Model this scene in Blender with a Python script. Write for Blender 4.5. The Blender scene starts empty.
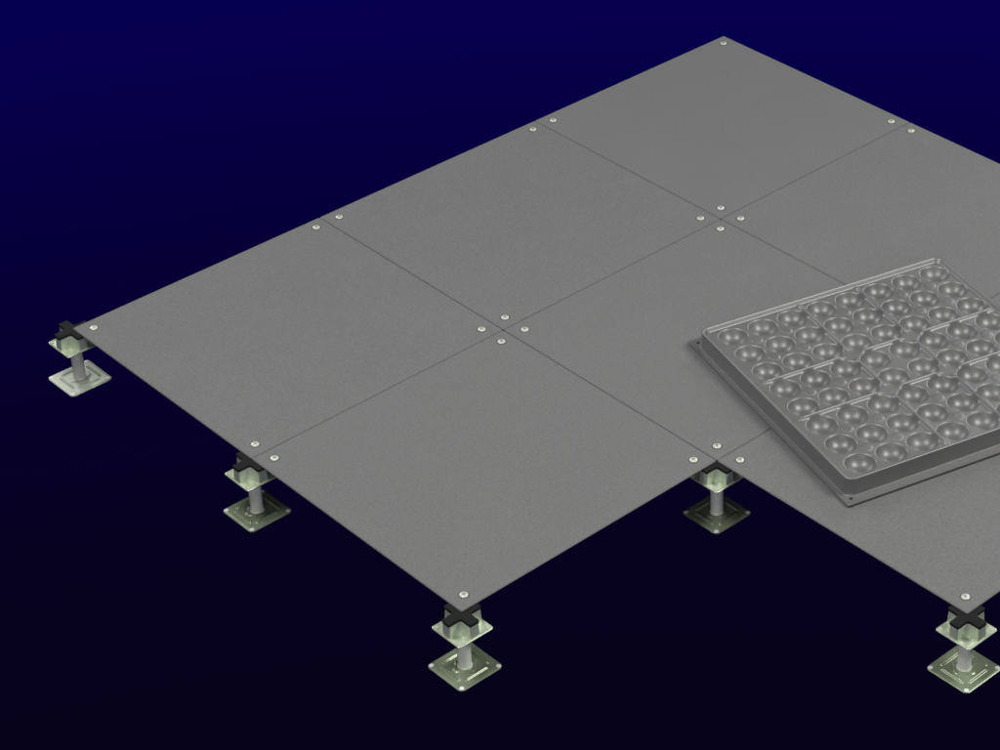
import bpy, bmesh, math, random
from math import pi, sin, cos, sqrt, radians
from mathutils import Vector, Matrix

random.seed(4)
scene = bpy.context.scene
col = scene.collection
T = 0.600                    # panel module
HT = 0.1212                  # finished floor height (top face of the panels)

# ------------------------------------------------------------------ materials
def nodes_of(name):
    m = bpy.data.materials.new(name)
    m.use_nodes = True
    nt = m.node_tree
    return m, nt, nt.nodes['Principled BSDF']

def set_in(b, **kw):
    for k, v in kw.items():
        n = k.replace('_', ' ')
        if n in b.inputs:
            b.inputs[n].default_value = v

def painted(name, c, rough, grain=0.10, scale=420.0, bump=0.12, metallic=0.0, spec=0.5, cloud=0.06, cscale=7.0):
    """Powder coat / sheet metal: fine grain, faint large clouds, tiny bump; object coordinates."""
    m, nt, b = nodes_of(name)
    L = nt.links
    tc = nt.nodes.new('ShaderNodeTexCoord')
    info = nt.nodes.new('ShaderNodeObjectInfo')
    off = nt.nodes.new('ShaderNodeVectorMath'); off.operation = 'ADD'
    sc = nt.nodes.new('ShaderNodeVectorMath'); sc.operation = 'SCALE'
    sc.inputs[0].default_value = (17.3, 9.1, 3.7)
    L.new(info.outputs['Random'], sc.inputs['Scale'])
    L.new(tc.outputs['Object'], off.inputs[0]); L.new(sc.outputs[0], off.inputs[1])
    n1 = nt.nodes.new('ShaderNodeTexNoise'); n1.inputs['Scale'].default_value = scale
    n1.inputs['Detail'].default_value = 3.0; n1.inputs['Roughness'].default_value = 0.65
    n2 = nt.nodes.new('ShaderNodeTexNoise'); n2.inputs['Scale'].default_value = cscale
    n2.inputs['Detail'].default_value = 4.0
    L.new(off.outputs[0], n1.inputs['Vector']); L.new(off.outputs[0], n2.inputs['Vector'])
    r1 = nt.nodes.new('ShaderNodeMapRange')
    r1.inputs['From Min'].default_value = 0.3; r1.inputs['From Max'].default_value = 0.7
    r1.inputs['To Min'].default_value = 1 - grain; r1.inputs['To Max'].default_value = 1 + grain
    r2 = nt.nodes.new('ShaderNodeMapRange')
    r2.inputs['From Min'].default_value = 0.3; r2.inputs['From Max'].default_value = 0.7
    r2.inputs['To Min'].default_value = 1 - cloud; r2.inputs['To Max'].default_value = 1 + cloud
    L.new(n1.outputs['Fac'], r1.inputs['Value']); L.new(n2.outputs['Fac'], r2.inputs['Value'])
    mul = nt.nodes.new('ShaderNodeMath'); mul.operation = 'MULTIPLY'
    L.new(r1.outputs[0], mul.inputs[0]); L.new(r2.outputs[0], mul.inputs[1])
    cs = nt.nodes.new('ShaderNodeVectorMath'); cs.operation = 'SCALE'
    cs.inputs[0].default_value = c
    L.new(mul.outputs[0], cs.inputs['Scale'])
    L.new(cs.outputs[0], b.inputs['Base Color'])
    rr = nt.nodes.new('ShaderNodeMapRange')
    rr.inputs['To Min'].default_value = max(0.05, rough - 0.06); rr.inputs['To Max'].default_value = rough + 0.06
    L.new(n2.outputs['Fac'], rr.inputs['Value']); L.new(rr.outputs[0], b.inputs['Roughness'])
    b.inputs['Metallic'].default_value = metallic
    b.inputs['Specular IOR Level'].default_value = spec
    if bump:
        bp = nt.nodes.new('ShaderNodeBump'); bp.inputs['Strength'].default_value = bump
        bp.inputs['Distance'].default_value = 0.0006
        L.new(n1.outputs['Fac'], bp.inputs['Height']); L.new(bp.outputs[0], b.inputs['Normal'])
    return m

M = {}
M['panel'] = painted('grey_powder_coat', (0.176, 0.176, 0.177), 0.72, grain=0.17, scale=330, bump=0.25, spec=0.15, cloud=0.018)
M['pan'] = painted('grey_pressed_steel', (0.215, 0.215, 0.215), 0.43, grain=0.08, scale=300, bump=0.10, metallic=0.42)
M['pan_dark'] = painted('dark_underside_coat', (0.26, 0.26, 0.25), 0.6, grain=0.06, scale=300, bump=0.08, spec=0.3)
M['olive'] = painted('olive_zinc_plating', (0.29, 0.35, 0.235), 0.30, grain=0.05, scale=200, bump=0.03, metallic=0.4, cloud=0.12, cscale=40)
M['zinc'] = painted('pale_zinc_plating', (0.62, 0.70, 0.54), 0.36, grain=0.05, scale=200, bump=0.03, metallic=0.4, cloud=0.12, cscale=45)
M['bright'] = painted('lit_base_and_eye_zinc', (0.52, 0.57, 0.47), 0.46, grain=0.06, scale=200, bump=0.02, metallic=0.12, spec=0.45, cloud=0.10, cscale=45)  # far left base plate: reflected light put into the colour; plain zinc on eyes
M['tube'] = painted('galvanised_tube', (0.86, 0.88, 0.80), 0.40, grain=0.05, scale=260, bump=0.04, metallic=0.05, spec=0.3, cloud=0.08, cscale=60)
M['gasket'] = painted('black_rubber', (0.014, 0.014, 0.0145), 0.8, grain=0.1, scale=500, bump=0.1, spec=0.15)
M['screw'] = painted('nickel_screw', (0.66, 0.70, 0.61), 0.42, grain=0.03, scale=500, bump=0.0, metallic=0.25)
M['recess'] = painted('screw_recess', (0.28, 0.31, 0.25), 0.5, grain=0.03, scale=500, bump=0.0, metallic=0.5)
M['washer'] = painted('dark_steel_seat', (0.085, 0.085, 0.09), 0.5, grain=0.05, scale=500, bump=0.0)
M['hole_fill'] = painted('white_hole_fill', (0.86, 0.87, 0.85), 0.35, grain=0.02, scale=300, bump=0.0)

# ------------------------------------------------------------------ helpers
def link(name, bm_or_me, mat, parent=None, loc=None, smooth=None):
    if isinstance(bm_or_me, bmesh.types.BMesh):
        me = bpy.data.meshes.new(name)
        bmesh.ops.recalc_face_normals(bm_or_me, faces=bm_or_me.faces[:])
        bm_or_me.to_mesh(me); bm_or_me.free()
    else:
        me = bm_or_me
    mats = mat if isinstance(mat, (list, tuple)) else [mat]
    for k in mats:
        me.materials.append(k)
    if smooth is not None:
        for p in me.polygons:
            p.use_smooth = len(p.vertices) <= 4      # caps stay flat
        if smooth < 180:
            me.set_sharp_from_angle(angle=radians(smooth))
            for p in me.polygons:
                if len(p.vertices) > 4: p.use_smooth = False
    o = bpy.data.objects.new(name, me)
    col.objects.link(o)
    if parent: o.parent = parent
    if loc: o.location = loc
    return o

def empty(name, loc=(0, 0, 0), rz=0.0):
    o = bpy.data.objects.new(name, None)
    o.empty_display_size = 0.05
    col.objects.link(o); o.location = loc; o.rotation_euler = (0, 0, rz)
    return o

def tag(o, label, cat, group=None):
    o['label'] = label; o['category'] = cat
    if group: o['group'] = group

def rsq(half, R, n=8, cx=0.0, cy=0.0):
    """Rounded square outline, 4*(n+1) points, counter-clockwise."""
    R = max(R, 1e-5)
    pts = []
    for q, (sx, sy) in enumerate(((1, 1), (-1, 1), (-1, -1), (1, -1))):
        ox, oy = sx * (half - R) + cx, sy * (half - R) + cy
        for i in range(n + 1):
            a = q * pi / 2 + i * (pi / 2) / n
            pts.append((ox + R * cos(a), oy + R * sin(a)))
    return pts

def rrect(hx, hy, R, n=8):
    R = max(R, 1e-5)
    pts = []
    for q, (sx, sy) in enumerate(((1, 1), (-1, 1), (-1, -1), (1, -1))):
        for i in range(n + 1):
            a = q * pi / 2 + i * (pi / 2) / n
            pts.append((sx * (hx - R) + R * cos(a), sy * (hy - R) + R * sin(a)))
    return pts

def loft(bm, loops, cap_first=False, cap_last=False):
    """loops: list of lists of 3D points, all the same length."""
    rings = [[bm.verts.new(p) for p in lp] for lp in loops]
    n = len(rings[0])
    for a, c in zip(rings, rings[1:]):
        for i in range(n):
            bm.faces.new((a[i], a[(i + 1) % n], c[(i + 1) % n], c[i]))
    if cap_first: bm.faces.new(rings[0])
    if cap_last: bm.faces.new(rings[-1])
    return rings

def lathe(bm, prof, seg=32, ctr=(0, 0), cap0=True, cap1=True):
    loops = [[(ctr[0] + r * cos(2 * pi * i / seg), ctr[1] + r * sin(2 * pi * i / seg), z) for i in range(seg)] for r, z in prof]
    loft(bm, loops, cap0, cap1)

def prism(bm, outline, z0, z1, bev=0.0):
    """Extruded outline; bev shrinks the top rim a little towards the centre line."""
    lo = [(x, y, z0) for x, y in outline]
    if bev:
        n = len(outline); ins = []
        for i in range(n):
            p, c, q = Vector(outline[i - 1]), Vector(outline[i]), Vector(outline[(i + 1) % n])
            t = (q - p).normalized(); nrm = Vector((-t.y, t.x))
            ins.append(c + nrm * bev)
        mid = [(x, y, z1 - bev) for x, y in outline]
        q1 = [(x + (a.x - x) * 0.3, y + (a.y - y) * 0.3, z1 - bev * 0.3) for (x, y), a in zip(outline, ins)]
        top = [(a.x, a.y, z1) for a in ins]
        loft(bm, [lo, mid, q1, top], True, True)
    else:
        loft(bm, [lo, [(x, y, z1) for x, y in outline]], True, True)

def round_poly(pts, radii, n=6):
    """Fillet every corner of a polygon."""
    out = []
    N = len(pts)
    for i in range(N):
        p, c, q = Vector(pts[i - 1]), Vector(pts[i]), Vector(pts[(i + 1) % N])
        r = radii[i]
        a, b = (p - c).normalized(), (q - c).normalized()
        ang = a.angle(b)
        d = r / math.tan(ang / 2)
        t0, t1 = c + a * d, c + b * d
        ctr = c + (a + b).normalized() * (r / sin(ang / 2))
        a0 = math.atan2(t0.y - ctr.y, t0.x - ctr.x); a1 = math.atan2(t1.y - ctr.y, t1.x - ctr.x)
        da = (a1 - a0 + pi) % (2 * pi) - pi
        for k in range(n + 1):
            t = a0 + da * k / n
            out.append((ctr.x + r * cos(t), ctr.y + r * sin(t)))
    return out

def cross_outline(L, w, r_in, r_out, taper=0.0):
    v = []
    rad = []
    for q in range(4):
        a = q * pi / 2
        R = Matrix.Rotation(a, 2)
        for p, r in (((L, -w + taper), r_out), ((L, w - taper), r_out), ((w, w), r_in)):
            v.append(tuple(R @ Vector(p))); rad.append(r)
    return round_poly(v, rad)

# ------------------------------------------------------------------ screw (shared mesh)
def screw_meshes():
    bm = bmesh.new()
    prof = [(0.0080, -0.0006), (0.0080, 0.0006), (0.0074, 0.0015), (0.0056, 0.0023), (0.0030, 0.0028), (0.0012, 0.0029)]
    lathe(bm, prof, 28)
    a = bpy.data.meshes.new('screw'); bmesh.ops.recalc_face_normals(bm, faces=bm.faces[:]); bm.to_mesh(a); bm.free()
    a.materials.append(M['screw'])
    for p in a.polygons: p.use_smooth = True
    bm = bmesh.new()
    prism(bm, cross_outline(0.0034, 0.0008, 0.0003, 0.0003), 0.0008, 0.00296)
    c = bpy.data.meshes.new('cross_recess'); bmesh.ops.recalc_face_normals(bm, faces=bm.faces[:]); bm.to_mesh(c); bm.free()
    c.materials.append(M['recess'])
    bm = bmesh.new()
    lathe(bm, [(0.0100, -0.0004), (0.0100, 0.00012), (0.0092, 0.00022)], 28)
    d = bpy.data.meshes.new('countersink'); bmesh.ops.recalc_face_normals(bm, faces=bm.faces[:]); bm.to_mesh(d); bm.free()
    d.materials.append(M['washer'])
    return a, c, d
SCREW, RECESS, SEAT = screw_meshes()

# ------------------------------------------------------------------ floor panel
def make_panel():
    """Root is an Empty at the centre of the panel's footprint, top face at z = 0 of the root."""
    root = empty('steel_panel')
    h = T / 2 - 0.0005
    bm = bmesh.new()
    c = 0.0030
    lv = [(0.0022, -0.0030), (0.0, -0.0026), (0.0, -0.0017), (0.0004, -0.0011), (0.0014, -0.0004), (0.0032, 0.0)]
    loft(bm, [[(x, y, z) for x, y in rsq(h - d, max(c - d, 0.0006), 4)] for d, z in lv], True, True)
    link('top_plate', bm, M['panel'], root, smooth=35)
    bm = bmesh.new()
    lv = [(0.0130, -0.0031), (0.0136, -0.0060), (0.0150, -0.0170), (0.0180, -0.0195)]
    loft(bm, [[(x, y, z) for x, y in rsq(h - d, 0.030, 8)] for d, z in lv], True, True)
    link('pan', bm, M['pan_dark'], root, smooth=35)
    k = T / 2 - 0.030
    for i, (sx, sy) in enumerate(((-1, -1), (1, -1), (1, 1), (-1, 1))):
        s = bpy.data.objects.new('screw', SCREW); col.objects.link(s); s.parent = root
        s.location = (sx * k, sy * k, 0.0); s.rotation_euler = (0, 0, random.uniform(0, pi / 2))
        for nm, me in (('cross_recess', RECESS), ('countersink', SEAT)):
            r = bpy.data.objects.new(nm, me); col.objects.link(r); r.parent = s
    return root

def dup_tree(o, parent=None):
    c = o.copy(); col.objects.link(c)
    if parent: c.parent = parent
    for ch in list(o.children):
        dup_tree(ch, c)
    return c

panel0 = make_panel()
# (line, v): grid cell, line counts towards the viewer, v to the right and back
cells = [
    ((0, 0), 'grey square floor panel at the far left, its outer corner on the bright pale pedestal'),
    ((0, 1), 'grey square floor panel in the middle of the rear left edge, no pedestal showing'),
    ((0, 2), 'grey square floor panel at the very back, forming the pointed top corner of the floor'),
    ((1, 0), 'grey square floor panel at the front left, pointing down at the front pedestal'),
    ((1, 1), 'grey square floor panel in the centre, directly behind the notch with the tucked-in pedestal'),
    ((1, 2), 'grey square floor panel on the rear right edge behind the upturned dimpled panel'),
    ((2, 1), 'grey square floor panel at the front right under the near corner of the dimpled panel'),
    ((2, 2), 'grey square floor panel mostly hidden beneath the right part of the dimpled panel'),
]
for i, ((l, v), lab) in enumerate(cells):
    o = panel0 if i == 0 else dup_tree(panel0)
    o.location = ((v + 0.5) * T, -(l + 0.5) * T, HT)
    tag(o, lab, 'floor panel', 'grey raised floor panels')
    for s in list(o.children):
        if s.name.startswith('screw'):
            s.rotation_euler = (0, 0, random.uniform(0, pi / 2))

# ------------------------------------------------------------------ pedestal
def base_plate_z(x, y):
    z = 0.0
    ax, ay = abs(x), abs(y)
    # four straight pressed ridges, parallel to the edges
    for u, w in ((ax, ay), (ay, ax)):
        e = max(0.0, w - 0.0215)
        d = sqrt((u - 0.0305) ** 2 + e * e)
        z += 0.0030 * math.exp(-(d / 0.0022) ** 2)
    # raised scalloped pad round the tube
    r = sqrt(x * x + y * y); a = math.atan2(y, x)
    rr = 0.0195 + 0.0030 * cos(4 * a)
    t = (rr - r) / 0.0016
    z += 0.0018 / (1 + math.exp(-max(-30, min(30, t * 2.2))))
    # gentle fall to the rim
    m = max(ax, ay)
    if m > 0.040: z -= 0.0011 * ((m - 0.040) / 0.0055) ** 2
    return z

def make_pedestal(base_mat, head_mat):
    root = empty('pedestal')
    # base: pressed square plate
    bm = bmesh.new()
    H = 0.0468; loops = []
    loops.append([(x, y, 0.0) for x, y in rsq(H, 0.009, 14)])
    NR = 46
    for k in range(NR):
        d = (H - 0.010) * (k / (NR - 1)) if k < NR - 1 else H - 0.010
        lp = []
        for x, y in rsq(H - d, max(0.009 * (1 - d / (H - 0.010)) + 0.0095 * (d / (H - 0.010)), 0.001), 14):
            lp.append((x, y, 0.0026 + base_plate_z(x, y)))
        loops.append(lp)
    # more points along the straight sides
    def dens(lp):
        out = []
        n = len(lp)
        for i in range(n):
            a, b = lp[i], lp[(i + 1) % n]
            out.append(a)
            if (i + 1) % 15 == 0:
                for t in range(1, 30):
                    f = t / 30
                    x, y = a[0] + (b[0] - a[0]) * f, a[1] + (b[1] - a[1]) * f
                    out.append((x, y, None if a[2] else 0.0))
        return [(x, y, (0.0026 + base_plate_z(x, y)) if z is None else z) for x, y, z in out]
    loops = [dens(lp) for lp in loops]
    loft(bm, loops, True, True)
    base = link('base_plate', bm, base_mat, root, smooth=50)
    bm0 = bmesh.new()  # added white discs, standing in for plate holes with white showing through
    lathe(bm0, [(0.0046, 0.0008), (0.0046, 0.0022), (0.0040, 0.0028), (0.0020, 0.0031)], 20)
    cap = bpy.data.meshes.new('added_hole_disc'); bmesh.ops.recalc_face_normals(bm0, faces=bm0.faces[:]); bm0.to_mesh(cap); bm0.free()
    cap.materials.append(M['hole_fill'])
    for sx, sy in ((1, 1), (1, -1), (-1, 1), (-1, -1)):
        c = bpy.data.objects.new('added_hole_disc', cap); col.objects.link(c); c.parent = base
        c.location = (sx * 0.0402, sy * 0.0402, 0)
    # tube
    bm = bmesh.new()
    zt = HT - 0.0380
    lathe(bm, [(0.0138, 0.0036), (0.0132, 0.0050), (0.0122, 0.0062), (0.0119, 0.0080), (0.0119, zt)], 40)
    link('post', bm, M['tube'], root, smooth=60)
    # head: square tray plate and a cross-shaped riser pressed out of it
    zp = HT - 0.0375
    bm = bmesh.new()
    lv = [(0.0004, zp), (0.0, zp + 0.0006), (0.0, zp + 0.0024), (0.0008, zp + 0.0032), (0.0028, zp + 0.0030), (0.0045, zp + 0.0022)]
    loft(bm, [[(x, y, z) for x, y in rsq(0.0378 - d, 0.0055, 6)] for d, z in lv], True, True)
    head = link('head_plate', bm, head_mat, root, smooth=40)
    bm0 = bmesh.new()
    lathe(bm0, [(0.0042, zp + 0.0018), (0.0042, zp + 0.0034), (0.0030, zp + 0.0036), (0.0026, zp + 0.0028), (0.0006, zp + 0.0027)], 20)
    eye = bpy.data.meshes.new('threaded_eye'); bmesh.ops.recalc_face_normals(bm0, faces=bm0.faces[:]); bm0.to_mesh(eye); bm0.free()
    eye.materials.append(M['bright'])
    for p in eye.polygons: p.use_smooth = True
    for sx, sy in ((1, 1), (1, -1), (-1, 1), (-1, -1)):
        c = bpy.data.objects.new('threaded_eye', eye); col.objects.link(c); c.parent = head
        c.location = (sx * 0.0312, sy * 0.0312, 0)
    bm = bmesh.new()
    lo = cross_outline(0.0356, 0.0106, 0.0165, 0.0028)
    hi = cross_outline(0.0343, 0.0093, 0.0085, 0.0028)
    loft(bm, [[(x, y, zp + 0.0016) for x, y in lo], [(x, y, HT - 0.0085) for x, y in hi]], True, True)
    link('cross_riser', bm, head_mat, root, smooth=40)
    bm = bmesh.new()
    prism(bm, cross_outline(0.0352, 0.0100, 0.0055, 0.0022), HT - 0.0086, HT - 0.0032, 0.0008)
    gk = link('rubber_cross', bm, M['gasket'], root, smooth=40)
    bm = bmesh.new()
    prism(bm, cross_outline(0.0312, 0.0058, 0.0030, 0.0015), HT - 0.0040, HT - 0.00305)
    link('raised_bead', bm, M['gasket'], gk, smooth=40)
    return root

ped_specs = [
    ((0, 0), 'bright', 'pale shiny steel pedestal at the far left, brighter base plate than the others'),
    ((1, 0), 'olive', 'olive steel pedestal under the left edge seam, between far left and front ones'),
    ((2, 0), 'olive', 'olive steel pedestal under the frontmost pointed corner, left of the notch'),
    ((2, 1), 'olive', 'olive steel pedestal tucked in the notch where three panels meet'),
    ((3, 1), 'olive', 'olive steel pedestal under the front right corner, cut by the picture edge'),
]
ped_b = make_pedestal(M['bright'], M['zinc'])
ped_o = make_pedestal(M['olive'], M['zinc'])
first = True
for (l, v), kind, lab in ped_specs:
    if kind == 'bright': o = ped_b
    elif first: o = ped_o; first = False
    else: o = dup_tree(ped_o)
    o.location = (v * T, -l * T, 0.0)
    tag(o, lab, 'pedestal', 'adjustable steel pedestals')

# ------------------------------------------------------------------ upturned panel lying on the floor
PITCH = 0.0664
def field_z(x, y):
    """Pressed underside: 8 x 8 bowls, small discs between them, ribs between the groups of 3, 2 and 3."""
    # bowl
    i = min(7, max(0, int((x + 4 * PITCH) // PITCH))); j = min(7, max(0, int((y + 4 * PITCH) // PITCH)))
    cx, cy = (i - 3.5) * PITCH, (j - 3.5) * PITCH
    r = sqrt((x - cx) ** 2 + (y - cy) ** 2)
    R0, D = 0.0292, 0.0195
    z = 0.0
    if r < 0.0331:
        s = -D * (1 - (r / R0) ** 2.8) if r < R0 else (r - R0) * D * 2.8 / R0
        k = 0.0028
        h = max(k - abs(s), 0.0) / k             # smooth minimum of the bowl and the flat sheet
        z = min(s, 0.0) - h * h * k * 0.25
    # discs on the inner cell corners of each group
    gi, gj = round(x / PITCH), round(y / PITCH)
    if abs(gi) <= 3 and abs(gj) <= 3 and abs(gi) != 1 and abs(gj) != 1 and not (gi == 0 and gj == 0):
        d = sqrt((x - gi * PITCH) ** 2 + (y - gj * PITCH) ** 2)
        if d < 0.016:
            z += 0.0018 / (1 + math.exp(max(-30, min(30, (d - 0.0105) / 0.0005))))
    # ribs
    for u, w in ((x, y), (y, x)):
        a = abs(abs(u) - PITCH)
        if a < 0.010:
            e = 1e9
            for (s0, s1) in ((-0.252, -0.100), (-0.033, 0.033), (0.100, 0.252)):
                e = min(e, max(s0 - w, w - s1, 0.0))
            d = sqrt(a * a + 0.09 * e * e)
            z += 0.0064 * math.exp(-(d / 0.0036) ** 2)
    return z

def make_tray():
    root = empty('upturned_panel')
    h = 0.2985
    bm = bmesh.new()
    lv = [(0.0010, 0.0), (0.0, 0.0006), (0.0, 0.0022), (0.0004, 0.0028)]
    loft(bm, [[(x, y, z) for x, y in rsq(h - d, 0.0025, 4)] for d, z in lv], True, True)
    pl = link('flange_plate', bm, M['pan'], root, smooth=35)
    hole = bpy.data.meshes.new('screw_hole')
    b2 = bmesh.new(); lathe(b2, [(0.0030, 0.0015), (0.0030, 0.00302), (0.0008, 0.00298)], 16); b2.to_mesh(hole); b2.free()
    hole.materials.append(M['gasket'])
    for sx, sy in ((1, 1), (1, -1), (-1, 1), (-1, -1)):
        c = bpy.data.objects.new('screw_hole', hole); col.objects.link(c); c.parent = pl
        c.location = (sx * (h - 0.0155), sy * (h - 0.0155), 0)
    # walls and raised rim
    px, py = 0.2803, 0.2778; R = 0.019; zf = 0.0305; zr = 0.0390
    bm = bmesh.new()
    prof = [(-0.0020, 0.0027), (-0.0004, 0.0040), (0.0, 0.0062), (0.0006, 0.0355)]
    for k in range(1, 7):                     # rolled outer edge
        a = k / 6 * pi / 2
        prof.append((0.0006 + 0.0026 * (1 - cos(a)), 0.0364 + 0.0026 * sin(a)))
    for t in range(1, 9):                     # slope down to the sheet
        f = t / 8
        g = 0.6 * f + 0.4 * (3 * f * f - 2 * f ** 3)
        prof.append((0.0043 + 0.0080 * f, zr - (zr - zf + 0.0006) * g))
    n = 12
    loops = [[(x - 0.0067, y, z) for x, y in rrect(px - d, py - d, max(R - d * 0.5, 0.004), n)] for d, z in prof]
    loft(bm, loops, False, False)
    rim = link('rim_wall', bm, M['pan'], root, smooth=50)
    # dimpled sheet as a fine grid
    NX, NY = 348, 338; hx, hy = 0.2700, 0.2668
    verts = []
    for jy in range(NY + 1):
        y = -hy + 2 * hy * jy / NY
        for ix in range(NX + 1):
            x = -hx - 0.0067 + 2 * hx * ix / NX
            verts.append((x, y, zf + field_z(x, y)))
    W = NX + 1
    faces = [(j * W + i, j * W + i + 1, (j + 1) * W + i + 1, (j + 1) * W + i) for j in range(NY) for i in range(NX)]
    me = bpy.data.meshes.new('dimpled_sheet'); me.from_pydata(verts, [], faces); me.update()
    link('dimpled_sheet', me, M['pan'], root, smooth=180)
    return root

tray = make_tray()
ang = radians(-15.4)
fc = Vector((0.6655, -1.4655))                 # near corner of its flange on the floor
r_ = Vector((cos(ang), sin(ang))); s_ = Vector((-sin(ang), cos(ang)))
ctr = fc + (r_ + s_) * 0.2985
tray.location = (ctr.x, ctr.y, HT + 0.0030); tray.rotation_euler = (0, 0, ang)
tag(tray, 'grey panel lying upside down on the floor, showing rows of round dimples', 'floor panel')

# ------------------------------------------------------------------ camera
cam = bpy.data.cameras.new('camera'); co = bpy.data.objects.new('camera', cam); col.objects.link(co)
az, el = 0.787005224, 0.5376554
f = Vector((cos(el) * cos(az), cos(el) * sin(az), -sin(el)))
right = f.cross(Vector((0, 0, 1))).normalized(); up = right.cross(f)
roll = 2.936e-3
rt = right * cos(roll) + up * sin(roll); u2 = -right * sin(roll) + up * cos(roll)
mat = Matrix((rt, u2, -f)).transposed().to_4x4()
mat.translation = Vector((-3.28162618 * T, -6.37413872 * T, 4.57101039 * T + HT))
co.matrix_world = mat
cam.sensor_width = 36; cam.lens = 36 * 2.50267
cam.shift_x = -(735.85 - 500) / 1000; cam.shift_y = -(375 - 199.43) / 1000
cam.clip_end = 500; cam.clip_start = 0.05
scene.camera = co

# ------------------------------------------------------------------ lamps
def area(name, loc, target, sx, sy, power, color=(1, 1, 1)):
    d = bpy.data.lights.new(name, 'AREA'); d.shape = 'RECTANGLE'; d.size = sx; d.size_y = sy
    d.energy = power; d.color = color
    o = bpy.data.objects.new(name, d); col.objects.link(o)
    o.location = loc
    dv = Vector(target) - Vector(loc)
    o.rotation_euler = dv.to_track_quat('-Z', 'Y').to_euler()
    return o
c = Vector((0.85, -0.8, HT))
fx = Vector((cos(az), sin(az), 0)); rx = Vector((sin(az), -cos(az), 0))
Z = Vector((0, 0, 1))
area('left_key_lamp', c - fx * 1.1 - rx * 1.25 + Z * 3.3, c - fx * 0.55 - rx * 0.2, 1.2, 1.2, 65, (1.0, 0.99, 0.97))
area('right_key_lamp', c - fx * 0.6 + rx * 2.6 + Z * 3.0, c - fx * 0.55 + rx * 0.2, 1.2, 1.2, 85, (1.0, 0.99, 0.97))
area('front_fill_lamp', c - fx * 4.0 - rx * 0.3 + Z * 1.2, c, 2.2, 1.0, 27, (1.0, 0.99, 0.97))
area('left_rear_lamp', c + fx * 2.7 - rx * 3.0 + Z * 2.2, c, 1.4, 1.3, 57, (0.98, 0.99, 1.0))
area('right_rear_lamp', c + fx * 3.6 + rx * 2.3 + Z * 2.4, c, 1.1, 1.3, 50, (0.98, 0.99, 1.0))

# ------------------------------------------------------------------ surrounding: navy studio surround, near black at the nadir
w = bpy.data.worlds.new('World'); scene.world = w; w.use_nodes = True
nt = w.node_tree
bg = nt.nodes['Background']
tc = nt.nodes.new('ShaderNodeTexCoord')
sep = nt.nodes.new('ShaderNodeSeparateXYZ')
nt.links.new(tc.outputs['Generated'], sep.inputs[0])
mr = nt.nodes.new('ShaderNodeMapRange')
mr.inputs['From Min'].default_value = -1.0; mr.inputs['From Max'].default_value = 1.0
nt.links.new(sep.outputs['Z'], mr.inputs['Value'])
cr = nt.nodes.new('ShaderNodeValToRGB')
lin = lambda v: v / 255 / 12.92 if v <= 10 else ((v / 255 + 0.055) / 1.055) ** 2.4
stops = [(-0.72, (7, 3, 25)), (-0.655, (7, 3, 27)), (-0.605, (7, 2, 32)), (-0.556, (7, 1, 43)),
         (-0.51, (6, 0, 57)), (-0.475, (6, 0, 69)), (-0.44, (6, 0, 80)), (-0.36, (6, 1, 88)), (0.0, (34, 34, 48)), (0.5, (38, 38, 38))]
el_ = cr.color_ramp.elements
while len(el_) > 1: el_.remove(el_[-1])
for k, (z, rgb) in enumerate(stops):
    e = el_[0] if k == 0 else el_.new((z + 1) / 2)
    e.position = (z + 1) / 2
    e.color = (*[lin(v) for v in rgb], 1)
nt.links.new(mr.outputs[0], cr.inputs[0])
nt.links.new(cr.outputs[0], bg.inputs['Color'])
bg.inputs['Strength'].default_value = 1.0

scene.view_settings.view_transform = 'Standard'
scene.view_settings.look = 'None'
scene.view_settings.exposure = 0; scene.view_settings.gamma = 1
